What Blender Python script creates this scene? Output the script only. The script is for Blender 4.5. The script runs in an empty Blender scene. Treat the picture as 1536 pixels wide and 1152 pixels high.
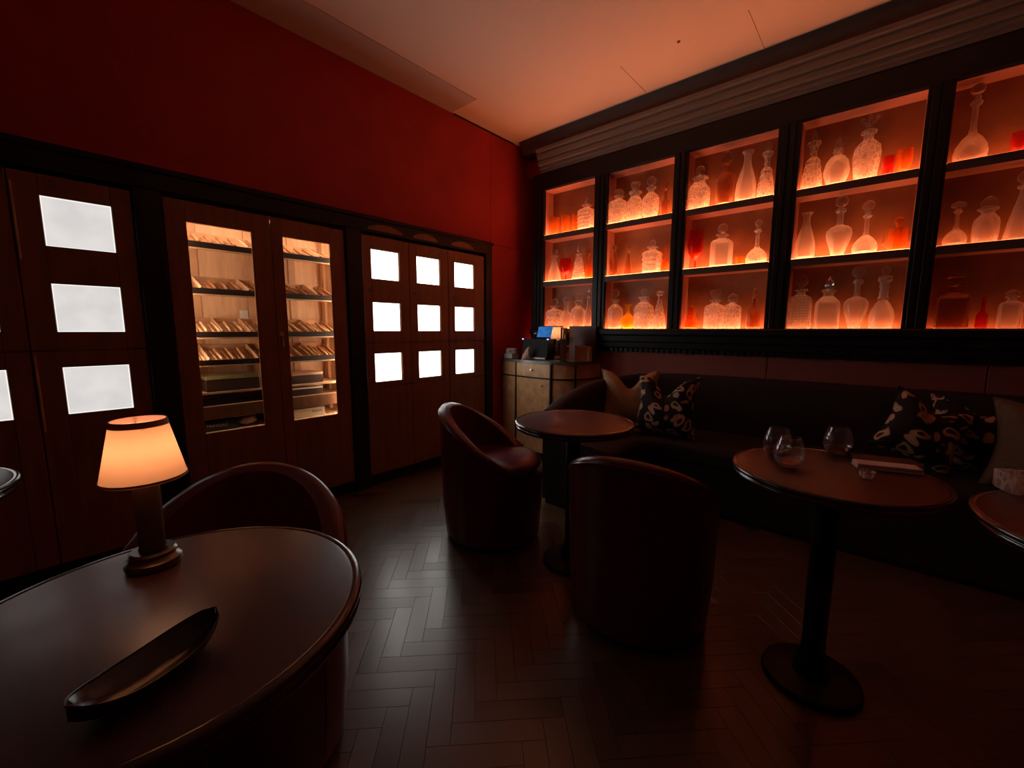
import bpy, math, random
from mathutils import Vector, Matrix
random.seed(7)
PI = math.pi
S = bpy.context.scene
COL = S.collection

# ------------------------------------------------------------------ camera, world, exposure
FPX, YAW, PITCH, ROLL, EYE = 629.74, -0.717783, 0.1284085, -0.00204135, 1.2
_F = Vector((math.sin(YAW)*math.cos(PITCH), math.cos(YAW)*math.cos(PITCH), -math.sin(PITCH)))
_R0 = Vector((math.cos(YAW), -math.sin(YAW), 0)); _D0 = _F.cross(_R0)
_R = _R0*math.cos(ROLL) + _D0*math.sin(ROLL); _D = -_R0*math.sin(ROLL) + _D0*math.cos(ROLL)
cam_data = bpy.data.cameras.new('camera'); cam = bpy.data.objects.new('camera', cam_data); COL.objects.link(cam)
cam_data.sensor_width = 36; cam_data.lens = FPX/1536*36; cam_data.clip_start = .02
m = Matrix((( _R.x, -_D.x, -_F.x, 0), (_R.y, -_D.y, -_F.y, 0), (_R.z, -_D.z, -_F.z, EYE), (0, 0, 0, 1)))
cam.matrix_world = m
S.camera = cam
S.view_settings.view_transform = 'Standard'; S.view_settings.look = 'None'
S.view_settings.gamma = 1; S.view_settings.use_curve_mapping = False
S.view_settings.exposure = 0.0
w = bpy.data.worlds.new('world'); S.world = w; w.use_nodes = True
w.node_tree.nodes['Background'].inputs[0].default_value = (.02, .006, .004, 1)
w.node_tree.nodes['Background'].inputs[1].default_value = .1
# strengths of the lights the room has (each lamp is built further down)
SHELF_GLOW = 15.0        # back-lit shelves of the decanter case
PANE_GLOW = 5.0         # back-lit locker panes by the corner
PANE_GLOW_LEFT = .72    # back-lit locker panes on the left
HUMIDOR_GLOW = 62.0
LAMP_W = .37

def ray(px, py):
    return _F + _R*((px-768)/FPX) + _D*((py-576)/FPX)
def aty(px, py, y):                      # photograph position -> point on the plane y = const
    r = ray(px, py); return Vector((0, 0, EYE)) + r*(y/r.y)
def atz(px, py, z):
    r = ray(px, py); return Vector((0, 0, EYE)) + r*((z-EYE)/r.z)

# ------------------------------------------------------------------ materials
def _new(name):
    mt = bpy.data.materials.new(name); mt.use_nodes = True
    nt = mt.node_tree; return mt, nt, nt.nodes['Principled BSDF']
def mat(name, col, rough=.5, metal=0, bump=0, bscale=40, var=0, vscale=6, sheen=0, coat=0, spec=.5, stretch=(1,1,1)):
    mt, nt, b = _new(name)
    b.inputs['Base Color'].default_value = (*col, 1); b.inputs['Roughness'].default_value = rough
    b.inputs['Metallic'].default_value = metal; b.inputs['Specular IOR Level'].default_value = spec
    b.inputs['Sheen Weight'].default_value = sheen; b.inputs['Coat Weight'].default_value = coat
    b.inputs['Coat Roughness'].default_value = .15
    tc = nt.nodes.new('ShaderNodeTexCoord'); mp = nt.nodes.new('ShaderNodeMapping')
    mp.inputs['Scale'].default_value = stretch
    nt.links.new(tc.outputs['Object'], mp.inputs[0])
    if var:
        n = nt.nodes.new('ShaderNodeTexNoise'); n.inputs['Scale'].default_value = vscale; n.inputs['Detail'].default_value = 5
        nt.links.new(mp.outputs[0], n.inputs[0])
        r = nt.nodes.new('ShaderNodeValToRGB'); nt.links.new(n.outputs[0], r.inputs[0])
        r.color_ramp.elements[0].position = .3; r.color_ramp.elements[1].position = .7
        r.color_ramp.elements[0].color = (*[c*(1-var) for c in col], 1)
        r.color_ramp.elements[1].color = (*[min(1, c*(1+var)) for c in col], 1)
        nt.links.new(r.outputs[0], b.inputs['Base Color'])
    if bump:
        n = nt.nodes.new('ShaderNodeTexNoise'); n.inputs['Scale'].default_value = bscale; n.inputs['Detail'].default_value = 4
        nt.links.new(mp.outputs[0], n.inputs[0])
        bp = nt.nodes.new('ShaderNodeBump'); bp.inputs['Strength'].default_value = bump; bp.inputs['Distance'].default_value = .002
        nt.links.new(n.outputs[0], bp.inputs['Height']); nt.links.new(bp.outputs[0], b.inputs['Normal'])
    return mt
def emit(name, col, strength, mottled=0, scale=30):
    mt, nt, b = _new(name); nt.nodes.remove(b)
    e = nt.nodes.new('ShaderNodeEmission'); e.inputs[0].default_value = (*col, 1); e.inputs[1].default_value = strength
    nt.links.new(e.outputs[0], nt.nodes['Material Output'].inputs[0])
    if mottled:
        tc = nt.nodes.new('ShaderNodeTexCoord'); n = nt.nodes.new('ShaderNodeTexNoise')
        n.inputs['Scale'].default_value = scale; n.inputs['Detail'].default_value = 5
        mr = nt.nodes.new('ShaderNodeMapRange'); mr.inputs[1].default_value = .35; mr.inputs[2].default_value = .65
        mr.inputs[3].default_value = strength*(1-mottled); mr.inputs[4].default_value = strength*(1+mottled)
        nt.links.new(tc.outputs['Object'], n.inputs[0]); nt.links.new(n.outputs[0], mr.inputs[0]); nt.links.new(mr.outputs[0], e.inputs[1])
    return mt
def pane_glass(name):                    # thin clear sheet: clear with a Fresnel reflection
    mt, nt, b = _new(name); nt.nodes.remove(b)
    t = nt.nodes.new('ShaderNodeBsdfTransparent'); g = nt.nodes.new('ShaderNodeBsdfGlossy'); g.inputs['Roughness'].default_value = .02
    f = nt.nodes.new('ShaderNodeFresnel'); f.inputs[0].default_value = 1.45
    mx = nt.nodes.new('ShaderNodeMixShader')
    nt.links.new(f.outputs[0], mx.inputs[0]); nt.links.new(t.outputs[0], mx.inputs[1]); nt.links.new(g.outputs[0], mx.inputs[2])
    nt.links.new(mx.outputs[0], nt.nodes['Material Output'].inputs[0]); return mt
def cut_glass(name, col, rough=.05, milky=.3, cut=None, cscale=60, milkcol=None, rim=.35):
    """clear glass whose ground facets and thick edges scatter light"""
    mt, nt, b = _new(name); N_ = nt.nodes.new; L_ = nt.links.new
    b.inputs['Base Color'].default_value = (*col, 1); b.inputs['Transmission Weight'].default_value = 1
    b.inputs['Roughness'].default_value = rough; b.inputs['IOR'].default_value = 1.45
    tr = N_('ShaderNodeBsdfTranslucent'); tr.inputs[0].default_value = (*(milkcol or col), 1)
    df = N_('ShaderNodeBsdfDiffuse'); df.inputs[0].default_value = (*(milkcol or col), 1)
    m1 = N_('ShaderNodeMixShader'); m1.inputs[0].default_value = .4
    L_(tr.outputs[0], m1.inputs[1]); L_(df.outputs[0], m1.inputs[2])
    mx = N_('ShaderNodeMixShader')
    lw = N_('ShaderNodeLayerWeight'); lw.inputs[0].default_value = .35
    ma = N_('ShaderNodeMath'); ma.operation = 'MULTIPLY_ADD'; ma.use_clamp = True; ma.inputs[1].default_value = rim; ma.inputs[2].default_value = milky
    L_(lw.outputs['Facing'], ma.inputs[0]); L_(ma.outputs[0], mx.inputs[0])
    L_(b.outputs[0], mx.inputs[1]); L_(m1.outputs[0], mx.inputs[2])
    L_(mx.outputs[0], nt.nodes['Material Output'].inputs[0])
    if cut:
        tc = N_('ShaderNodeTexCoord'); n = N_('ShaderNodeTexVoronoi'); n.inputs['Scale'].default_value = cscale
        if cut == 'diamond': n.distance = 'MANHATTAN'; n.inputs['Randomness'].default_value = .15
        else: n.feature = 'DISTANCE_TO_EDGE'; n.inputs['Randomness'].default_value = .7
        mp = N_('ShaderNodeMapping'); mp.inputs['Scale'].default_value = (1, 1, .5) if cut == 'facet' else (1, 1, 1)
        L_(tc.outputs['Object'], mp.inputs[0]); L_(mp.outputs[0], n.inputs[0])
        bp = N_('ShaderNodeBump'); bp.inputs['Strength'].default_value = 1; bp.inputs['Distance'].default_value = .006
        L_(n.outputs['Distance'], bp.inputs['Height']); L_(bp.outputs[0], b.inputs['Normal'])
        mr = N_('ShaderNodeMapRange'); lo, hi = (.20, .50) if cut == 'diamond' else (.03, .20)
        mr.inputs[1].default_value = lo; mr.inputs[2].default_value = hi
        mr.inputs[3].default_value = min(1, milky+.20); mr.inputs[4].default_value = max(0, milky-.22)
        L_(n.outputs['Distance'], mr.inputs[0]); L_(mr.outputs[0], ma.inputs[2])
    return mt
def shade_mat(name):
    mt, nt, b = _new(name); nt.nodes.remove(b)
    tr = nt.nodes.new('ShaderNodeBsdfTranslucent'); tr.inputs[0].default_value = (.95, .78, .6, 1)
    df = nt.nodes.new('ShaderNodeBsdfDiffuse'); df.inputs[0].default_value = (.85, .68, .5, 1)
    mx = nt.nodes.new('ShaderNodeMixShader'); mx.inputs[0].default_value = .4
    nt.links.new(tr.outputs[0], mx.inputs[1]); nt.links.new(df.outputs[0], mx.inputs[2])
    nt.links.new(mx.outputs[0], nt.nodes['Material Output'].inputs[0]); return mt
def parquet_mat():
    mt, nt, b = _new('parquet oak')
    oi = nt.nodes.new('ShaderNodeObjectInfo'); gi = nt.nodes.new('ShaderNodeNewGeometry')
    ad = nt.nodes.new('ShaderNodeMath'); ad.operation = 'ADD'
    fr = nt.nodes.new('ShaderNodeMath'); fr.operation = 'FRACT'
    nt.links.new(oi.outputs['Random'], ad.inputs[0]); nt.links.new(gi.outputs['Random Per Island'], ad.inputs[1]); nt.links.new(ad.outputs[0], fr.inputs[0])
    r = nt.nodes.new('ShaderNodeValToRGB'); r.color_ramp.elements[0].color = (.118, .054, .022, 1); r.color_ramp.elements[1].color = (.15, .070, .029, 1)
    nt.links.new(fr.outputs[0], r.inputs[0])
    tc = nt.nodes.new('ShaderNodeTexCoord'); mp = nt.nodes.new('ShaderNodeMapping'); mp.inputs['Scale'].default_value = (3, 40, 3)
    n = nt.nodes.new('ShaderNodeTexNoise'); n.inputs['Scale'].default_value = 2; n.inputs['Detail'].default_value = 6
    nt.links.new(tc.outputs['Object'], mp.inputs[0]); nt.links.new(mp.outputs[0], n.inputs[0])
    mx = nt.nodes.new('ShaderNodeMix'); mx.data_type = 'RGBA'; mx.blend_type = 'MULTIPLY'; mx.inputs[0].default_value = .5
    nt.links.new(r.outputs[0], mx.inputs[6]); nt.links.new(n.outputs[1], mx.inputs[7]); nt.links.new(mx.outputs[2], b.inputs['Base Color'])
    b.inputs['Specular IOR Level'].default_value = 1.0
    mr = nt.nodes.new('ShaderNodeMapRange'); mr.inputs[3].default_value = .27; mr.inputs[4].default_value = .33
    nt.links.new(fr.outputs[0], mr.inputs[0]); nt.links.new(mr.outputs[0], b.inputs['Roughness'])
    return mt
def floral_mat():
    mt, nt, b = _new('floral weave')
    tc = nt.nodes.new('ShaderNodeTexCoord')
    n = nt.nodes.new('ShaderNodeTexNoise'); n.inputs['Scale'].default_value = 9; n.inputs['Detail'].default_value = 1
    vm = nt.nodes.new('ShaderNodeVectorMath'); vm.operation = 'MULTIPLY_ADD'; vm.inputs[1].default_value = (.13, .13, .13)
    nt.links.new(tc.outputs['Object'], n.inputs[0]); nt.links.new(n.outputs[1], vm.inputs[0]); nt.links.new(tc.outputs['Object'], vm.inputs[2])
    v = nt.nodes.new('ShaderNodeTexVoronoi'); v.inputs['Scale'].default_value = 14
    nt.links.new(vm.outputs[0], v.inputs[0])
    r = nt.nodes.new('ShaderNodeValToRGB'); r.color_ramp.interpolation = 'LINEAR'
    cr = r.color_ramp; cr.elements[0].position = 0; cr.elements[0].color = (.05, .02, .012, 1); cr.elements[1].position = 1; cr.elements[1].color = (.012, .006, .006, 1)
    for pos, c in ((.24, (.05, .02, .012, 1)), (.28, (.62, .42, .27, 1)), (.44, (.5, .30, .18, 1)), (.48, (.015, .007, .006, 1))):
        e = cr.elements.new(pos); e.color = c
    nt.links.new(v.outputs['Distance'], r.inputs[0]); nt.links.new(r.outputs[0], b.inputs['Base Color']); b.inputs['Roughness'].default_value = .85
    return mt

M = {}
M['ceiling'] = mat('warm white ceiling paint', (.90, .74, .60), .8)
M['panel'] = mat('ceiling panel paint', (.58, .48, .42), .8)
M['red'] = mat('oxblood wall fabric', (.40, .022, .015), .75, bump=.4, bscale=400, var=.12, vscale=3)
M['backwall'] = mat('brown red wall fabric', (.30, .07, .05), .8, bump=.4, bscale=300)
M['black'] = mat('black lacquered wood', (.013, .010, .009), .42, spec=.35, var=.3, vscale=20, stretch=(1, 1, 8))
M['cornice'] = mat('taupe plaster cornice', (.21, .18, .15), .6)
M['cove'] = mat('shaded cove tone', (.11, .075, .062), .6)  # cove colour darkened to paint in the shadow above the cornice
M['wood'] = mat('walnut door veneer', (.25, .108, .048), .42, var=.16, vscale=5, stretch=(6, 6, .8))
M['wood2'] = mat('walnut sideboard veneer', (.62, .33, .15), .36, var=.2, vscale=9, stretch=(2, 2, 1.5))
M['cedar'] = mat('cedar lining', (.72, .46, .28), .6, var=.15, vscale=4, stretch=(8, 8, 1))
M['cedar2'] = mat('cedar tray', (.55, .32, .18), .6, var=.25, vscale=6)
M['shaded_front'] = mat('shaded tray front', (.018, .009, .007), .6, spec=.2)  # tray fronts coloured near black for their shade, the lights being behind
M['cigar'] = mat('tobacco leaf', (.30, .13, .055), .65, var=.35, vscale=60)
M['cigar_pale'] = mat('pale tobacco leaf', (.55, .32, .17), .65, var=.3, vscale=60)
M['table'] = mat('dark mahogany lacquer', (.062, .016, .013), .40, var=.25, vscale=5, stretch=(1, 8, 1), coat=.12, spec=.8)
M['brassedge'] = mat('bronze table rim', (.42, .31, .22), .3, metal=.8)
M['leather'] = mat('oxblood leather', (.105, .008, .017), .30, bump=.3, bscale=120, coat=.35)
M['velvet'] = mat('dark brown velvet', (.022, .006, .006), .8, sheen=0, bump=.3, bscale=200)
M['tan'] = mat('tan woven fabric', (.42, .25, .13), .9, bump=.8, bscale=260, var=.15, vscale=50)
M['floral'] = floral_mat()
M['brass'] = mat('brass', (.95, .75, .45), .35, metal=.6)
M['bronze'] = mat('dark bronze', (.22, .17, .13), .3, metal=1)
M['stem'] = mat('dark lamp stem', (.06, .035, .028), .35)
M['shade'] = shade_mat('linen lampshade')
M['trimshade'] = mat('shade trim tape', (.45, .25, .17), .8)
M['casein'] = mat('case lining', (.58, .28, .21), .6, var=.1, vscale=3)
M['caseback'] = mat('case back panel', (.33, .145, .065), .45, var=.3, vscale=5)
M['shelfwood'] = mat('shelf edge', (.10, .055, .04), .5)
M['glow'] = []
for k, g in enumerate((.95, 1.0, .95, .78, .27)):
    M['glow'].append(emit('back-lit shelf panel', (1, .275 if k < 4 else .22, .10 if k < 4 else .07), SHELF_GLOW*g))
M['pane'] = emit('back-lit frosted pane', (1, .985, .93), PANE_GLOW, .12, 60)
M['pane_left'] = emit('dimmer back-lit frosted pane', (1, .95, .92), PANE_GLOW_LEFT, .06, 9)
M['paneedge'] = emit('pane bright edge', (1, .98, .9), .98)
M['led'] = emit('warm light strip', (1, .77, .54), HUMIDOR_GLOW)
M['sheet'] = pane_glass('thin clear glass')
M['gclear'] = cut_glass('clear decanter glass', (1, .98, .97), .03, .16, milkcol=(1, .9, .82), rim=.72)
M['gstop'] = cut_glass('clear stopper glass', (1, .98, .97), .03, .06, milkcol=(1, .9, .82), rim=.5)
M['tan_shaded'] = mat('shaded tan woven fabric', (.17, .10, .055), .9, bump=.8, bscale=260, var=.15, vscale=50)  # the tan fabric darkened, painting the dim light on the right-hand pillow
M['gcut'] = cut_glass('cut decanter glass', (1, .98, .97), .04, .42, 'facet', 52, milkcol=(1, .9, .82))
M['gdiamond'] = cut_glass('diamond cut glass', (1, .98, .97), .04, .42, 'diamond', 55, milkcol=(1, .9, .82))
M['gamber'] = cut_glass('amber glass', (1, .55, .12), .08, .3, milkcol=(1, .42, .06))
M['gyellow'] = cut_glass('yellow amber glass', (1, .78, .12), .05, .45, milkcol=(1, .8, .06))
M['gred'] = cut_glass('ruby glass', (.9, .12, .06), .06, .15)
M['gdark'] = cut_glass('smoky brown glass', (.80, .50, .28), .05, .06)
M['gthin'] = cut_glass('clear drinking glass', (1, .99, .98), .02, .01, rim=.06)
M['whisky'] = mat('drink', (.75, .35, .25), .05); M['whisky'].node_tree.nodes['Principled BSDF'].inputs['Transmission Weight'].default_value = 1
M['plastic'] = mat('black plastic', (.012, .012, .014), .6, spec=.2)
M['toplac'] = mat('grey green stone top', (.13, .13, .11), .28)
M['grey'] = mat('pale grey plastic', (.62, .68, .64), .45)
M['screen'] = emit('lit blue screen', (.03, .15, .42), .9, .3, 18)
M['blueled'] = emit('blue status light', (.35, .4, 1), 2.0)
M['paper'] = mat('off-white paper', (.72, .62, .56), .8)
M['menu'] = mat('dark leather menu cover', (.07, .03, .025), .5, bump=.3, bscale=200)
M['pages'] = mat('grey page edges', (.22, .17, .14), .7, bump=1, bscale=300)
M['olive'] = mat('olive cigar box lid', (.34, .30, .13), .5)
M['boxdark'] = mat('dark cigar box', (.06, .03, .022), .45)
M['navy'] = mat('navy box', (.02, .025, .045), .3)
M['cream'] = mat('cream box', (.85, .78, .62), .6)
M['ink'] = mat('dark ink', (.03, .02, .02), .6)
M['whiteink'] = mat('pale print', (.8, .85, .9), .6)
M['parquet'] = parquet_mat()
M['subfloor'] = mat('dark joint bitumen', (.02, .01, .006), .8)
M['tassel'] = mat('cream cord', (.6, .5, .38), .8)
M['dish'] = mat('ebonised wood', (.03, .018, .014), .22, bump=.2, bscale=60)
M['cloth'] = mat('pink beige napkin', (.45, .28, .22), .8)

# ------------------------------------------------------------------ mesh builder
class MB:
    def __init__(self): self.v = []; self.f = []
    def add(self, vs, fs):
        o = len(self.v); self.v += [tuple(p) for p in vs]; self.f += [tuple(i+o for i in q) for q in fs]; return self
    def box(self, x0, x1, y0, y1, z0, z1, ch=0):
        if ch <= 0:
            vs = [(x, y, z) for x in (x0, x1) for y in (y0, y1) for z in (z0, z1)]
            return self.add(vs, [(0, 1, 3, 2), (4, 6, 7, 5), (0, 4, 5, 1), (2, 3, 7, 6), (0, 2, 6, 4), (1, 5, 7, 3)])
        vs = []; idx = {}
        for i, x in enumerate((x0, x1)):
            for j, y in enumerate((y0, y1)):
                for k, z in enumerate((z0, z1)):
                    sx, sy, sz = (1, -1)[i], (1, -1)[j], (1, -1)[k]
                    for a in range(3):
                        p = [x+sx*ch, y+sy*ch, z+sz*ch]; p[a] = (x, y, z)[a]
                        idx[(i, j, k, a)] = len(vs); vs.append(tuple(p))
        fs = []
        for a in range(3):
            for s in (0, 1):
                b, c = [q for q in range(3) if q != a]
                q = []
                for (u, v_) in ((0, 0), (1, 0), (1, 1), (0, 1)):
                    key = [0, 0, 0]; key[a] = s; key[b] = u; key[c] = v_; q.append(idx[(*key, a)])
                fs.append(tuple(q))
        for a in range(3):
            b, c = [q for q in range(3) if q != a]
            for u in (0, 1):
                for v_ in (0, 1):
                    k0 = [0, 0, 0]; k1 = [0, 0, 0]; k0[b] = k1[b] = u; k0[c] = k1[c] = v_; k1[a] = 1
                    fs.append((idx[(*k0, b)], idx[(*k1, b)], idx[(*k1, c)], idx[(*k0, c)]))
        for i in (0, 1):
            for j in (0, 1):
                for k in (0, 1): fs.append((idx[(i, j, k, 0)], idx[(i, j, k, 1)], idx[(i, j, k, 2)]))
        return self.add(vs, fs)
    def lathe(self, prof, n=24, c=(0, 0, 0), sq=0, rx=1, ry=1, axis='z'):
        """closed or open profile [(r, z)]; sq > 0 turns the round section into a rounded square"""
        vs = []; rings = []
        for (r, z) in prof:
            if r < 1e-6:
                rings.append([len(vs)]); vs.append((0, 0, z)); continue
            ring = []
            for i in range(n):
                t = 2*PI*(i+.5)/n; cx, sy = math.cos(t), math.sin(t)
                if sq:
                    p = 2+sq*8; k = (abs(cx)**p+abs(sy)**p)**(-1/p)
                    ring.append(len(vs)); vs.append((r*cx*k*rx, r*sy*k*ry, z))
                else:
                    ring.append(len(vs)); vs.append((r*cx*rx, r*sy*ry, z))
            rings.append(ring)
        fs = []
        for a, b in zip(rings, rings[1:]):
            if len(a) == 1 and len(b) == 1: continue
            for i in range(n):
                j = (i+1) % n
                if len(a) == 1: fs.append((a[0], b[j], b[i]))
                elif len(b) == 1: fs.append((a[i], a[j], b[0]))
                else: fs.append((a[i], a[j], b[j], b[i]))
        if axis == 'x': vs = [(z, x, y) for (x, y, z) in vs]
        if axis == 'y': vs = [(y, z, x) for (x, y, z) in vs]
        return self.add([(x+c[0], y+c[1], z+c[2]) for (x, y, z) in vs], fs)
    def tube(self, pts, r, n=8, cap=True):
        pts = [Vector(p) for p in pts]; rr = r if isinstance(r, (list, tuple)) else [r]*len(pts)
        vs = []; up = Vector((0, 0, 1))
        for i, p in enumerate(pts):
            t = (pts[min(i+1, len(pts)-1)]-pts[max(i-1, 0)]).normalized()
            u = up if abs(t.z) < .95 else Vector((1, 0, 0))
            a = t.cross(u).normalized(); b = t.cross(a).normalized()
            for k in range(n):
                th = 2*PI*k/n; vs.append(tuple(p+(a*math.cos(th)+b*math.sin(th))*rr[i]))
        fs = []
        for i in range(len(pts)-1):
            for k in range(n):
                l = (k+1) % n; fs.append((i*n+k, i*n+l, (i+1)*n+l, (i+1)*n+k))
        if cap: fs += [tuple(range(n-1, -1, -1)), tuple(range((len(pts)-1)*n, len(pts)*n))]
        return self.add(vs, fs)
    def loft(self, rings, closed_ring=True, caps=True):
        n = len(rings[0]); vs = [p for r in rings for p in r]; fs = []
        for i in range(len(rings)-1):
            for k in range(n if closed_ring else n-1):
                l = (k+1) % n; fs.append((i*n+k, i*n+l, (i+1)*n+l, (i+1)*n+k))
        if caps: fs += [tuple(range(n-1, -1, -1)), tuple(range((len(rings)-1)*n, len(rings)*n))]
        return self.add(vs, fs)
    def xform(self, mtx):
        self.v = [tuple(mtx @ Vector(p)) for p in self.v]; return self
    def mesh(self, name, m, smooth=False, angle=40):
        me = bpy.data.meshes.new(name); me.from_pydata(self.v, [], self.f)
        import bmesh
        bm = bmesh.new(); bm.from_mesh(me); bmesh.ops.recalc_face_normals(bm, faces=bm.faces[:]); bm.to_mesh(me); bm.free()
        if m: me.materials.append(m)
        if smooth:
            me.polygons.foreach_set('use_smooth', [True]*len(me.polygons))
            me.set_sharp_from_angle(angle=math.radians(angle))
        me.update(); return me
    def build(self, name, m, parent=None, smooth=False, angle=40, loc=None, rz=0):
        o = bpy.data.objects.new(name, self.mesh(name, m, smooth, angle)); COL.objects.link(o)
        if parent: o.parent = parent
        if loc is not None: o.location = loc
        o.rotation_euler.z = rz
        return o
def tag(o, label=None, cat=None, group=None, kind=None):
    if label: o['label'] = label
    if cat: o['category'] = cat
    if group: o['group'] = group
    if kind: o['kind'] = kind
    return o
def thing(name, label, cat, loc=(0, 0, 0), rz=0, group=None):
    o = bpy.data.objects.new(name, None); COL.objects.link(o); o.location = loc; o.rotation_euler.z = rz
    o.empty_display_size = .05
    return tag(o, label, cat, group)
def inst(src, name, parent=None, loc=None, rz=0):
    o = src.copy(); o.name = name; COL.objects.link(o); o.parent = parent
    if loc is not None: o.location = loc
    o.rotation_euler.z = rz; return o
def struct(name, label, mb, m, **k):
    return tag(mb.build(name, m, **k), label, None, None, 'structure')

# ------------------------------------------------------------------ room shell
XL, YB, H = -2.86, 3.50, 3.0
X1, Y0 = 2.3, -2.2
fl = struct('floor', 'dark herringbone parquet floor', MB().box(XL-.45, X1+.1, Y0-.1, YB+.3, -.08, -.014), M['subfloor'])
L, W, G = .28, .07, .0005
blk = MB().box(-L/2+G, L/2-G, -W/2+G, W/2-G, -.0139, 0, .0003).mesh('parquet_block', M['parquet'])
cells = []
# herringbone: block corner lattice laid at 45 degrees to the walls
c45 = math.cos(PI/4)
def rot45(x, y): return (x*c45-y*c45, x*c45+y*c45)
n = int(L/W)
for i in range(-60, 61):
    for j in range(-26, 27):
        bx = i*W + j*L; by = i*W - j*L
        for kind in (0, 1):
            if kind == 0: u, v, a = bx+L/2, by+W/2, 0
            else: u, v, a = bx+W/2-0*W, by+W+L/2, PI/2
            x, y = rot45(u, v); x -= .05; y += .1
            if XL-.12 < x < X1+.05 and Y0-.05 < y < YB+.1: cells.append((x, y, a+PI/4))
vx, vy = -.95, 1.15
cells.sort(key=lambda c: (c[0]-vx)**2/1.4+(c[1]-vy)**2/1.2)
for (x, y, a) in cells[:300]:
    o = bpy.data.objects.new('parquet_block', blk); COL.objects.link(o); o.parent = fl; o.location = (x, y, 0); o.rotation_euler.z = a
rest = MB()
for (x, y, a) in cells[300:]:
    ca, sa = math.cos(a), math.sin(a)
    vs = [(x+u*ca-v*sa, y+u*sa+v*ca, z) for z in (-.0139, 0) for (u, v) in ((-L/2+G, -W/2+G), (L/2-G, -W/2+G), (L/2-G, W/2-G), (-L/2+G, W/2-G))]
    rest.add(vs, [(4, 5, 6, 7), (0, 1, 5, 4), (1, 2, 6, 5), (2, 3, 7, 6), (3, 0, 4, 7)])
tag(rest.build('parquet_blocks', M['parquet'], fl), kind='stuff')

# ceiling with the access hatch cut out
ce = MB(); hx0, hx1, hy0, hy1 = -1.512, -.722, 2.86, 3.43
for (a, b, c, d) in ((XL-.45, hx0, Y0-.1, YB+.3), (hx1, X1+.1, Y0-.1, YB+.3), (hx0, hx1, Y0-.1, hy0), (hx0, hx1, hy1, YB+.3)):
    ce.box(a, b, c, d, H, H+.06)
ceo = struct('ceiling', 'plain ceiling with an access hatch', ce, M['ceiling'])
MB().box(hx0+.004, hx1-.004, hy0+.0012, hy1-.004, H+.0004, H+.04).build('hatch_panel', M['ceiling'], ceo)
MB().box(hx0-.03, hx1+.03, hy0-.03, hy1+.03, H+.061, H+.07).build('hatch_backing', M['black'], ceo)
MB().lathe([(0, H-.006), (.009, H-.006), (.010, H-.002), (.010, H+.001)], 12, (-1.117, 2.865, 0)).build('hatch_latch', M['bronze'], ceo)
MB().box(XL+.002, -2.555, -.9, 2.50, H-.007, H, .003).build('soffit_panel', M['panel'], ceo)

# left wall: fabric above and beside the built-in cabinets, recess behind them
wl = MB().box(XL-.12, XL, 2.966, YB+.2, 0, 2.006).box(XL-.12, XL, Y0, -1.20, 0, 2.006)
wl.box(XL-.45, XL-.41, Y0, YB, 0, 2.0)
wlo = struct('wall_left', 'deep red fabric wall above the cabinets', wl, M['red'])
for (a, b) in ((Y0, 2.963), (2.9645, YB+.2)):
    MB().box(XL-.12, XL, a, b, 2.010, H, .0015).build('fabric_panel', M['red'], wlo)
struct('wall_back', 'back wall behind the glowing case', MB().box(XL-.12, X1, YB+.16, YB+.26, 0, H).box(XL-.1, X1, YB, YB+.16, 0, 1.04).box(XL-.1, X1, YB, YB+.16, 2.72, H), M['red'])
struct('wall_right', 'dark red right wall', MB().box(X1, X1+.1, Y0, YB+.26, 0, H), M['red'])
struct('wall_front', 'dark red wall behind the viewer', MB().box(XL-.12, X1, Y0-.1, Y0, 0, H), M['red'])
bb = MB().box(XL, XL+.016, 2.966, 3.49, 0, .11, .004)
struct('baseboard_left', 'black baseboard on the left wall', bb, M['black'])

# panelling under the case
for k, (a, b) in enumerate(((-1.98, -.602), (-.598, .46), (.464, 1.6))):
    struct('trim_%d' % (k+10), 'brown red padded wall panel between sofa and case', MB().box(a, b, YB-.03, YB, .45, 1.044, .004), M['backwall'])

# cornice: profile swept along x
def profile_x(prof, x0, x1):
    r = [[(x, y, z) for (y, z) in prof] for x in (x0, x1)]
    return MB().loft(r)
corn = [(3.499, 2.69), (3.385, 2.69), (3.385, 2.715), (3.372, 2.722), (3.372, 2.745), (3.350, 2.752), (3.345, 2.775), (3.352, 2.79), (3.335, 2.80), (3.325, 2.83), (3.332, 2.845), (3.31, 2.86), (3.31, 2.885), (3.499, 2.885)]
struct('trim_1', 'grey stepped cornice above the case', profile_x(corn, -2.60, 2.2), M['cornice'])
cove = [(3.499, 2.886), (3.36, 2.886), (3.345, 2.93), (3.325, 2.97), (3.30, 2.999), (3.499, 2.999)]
struct('trim_2', 'cove with painted shadow between cornice and ceiling', profile_x(cove, -2.80, 2.2), M['cove'])
struct('trim_3', 'thin dark line where red wall meets ceiling', MB().box(XL, XL+.006, 2.52, YB-.2, H-.012, H), M['black'])

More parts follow.
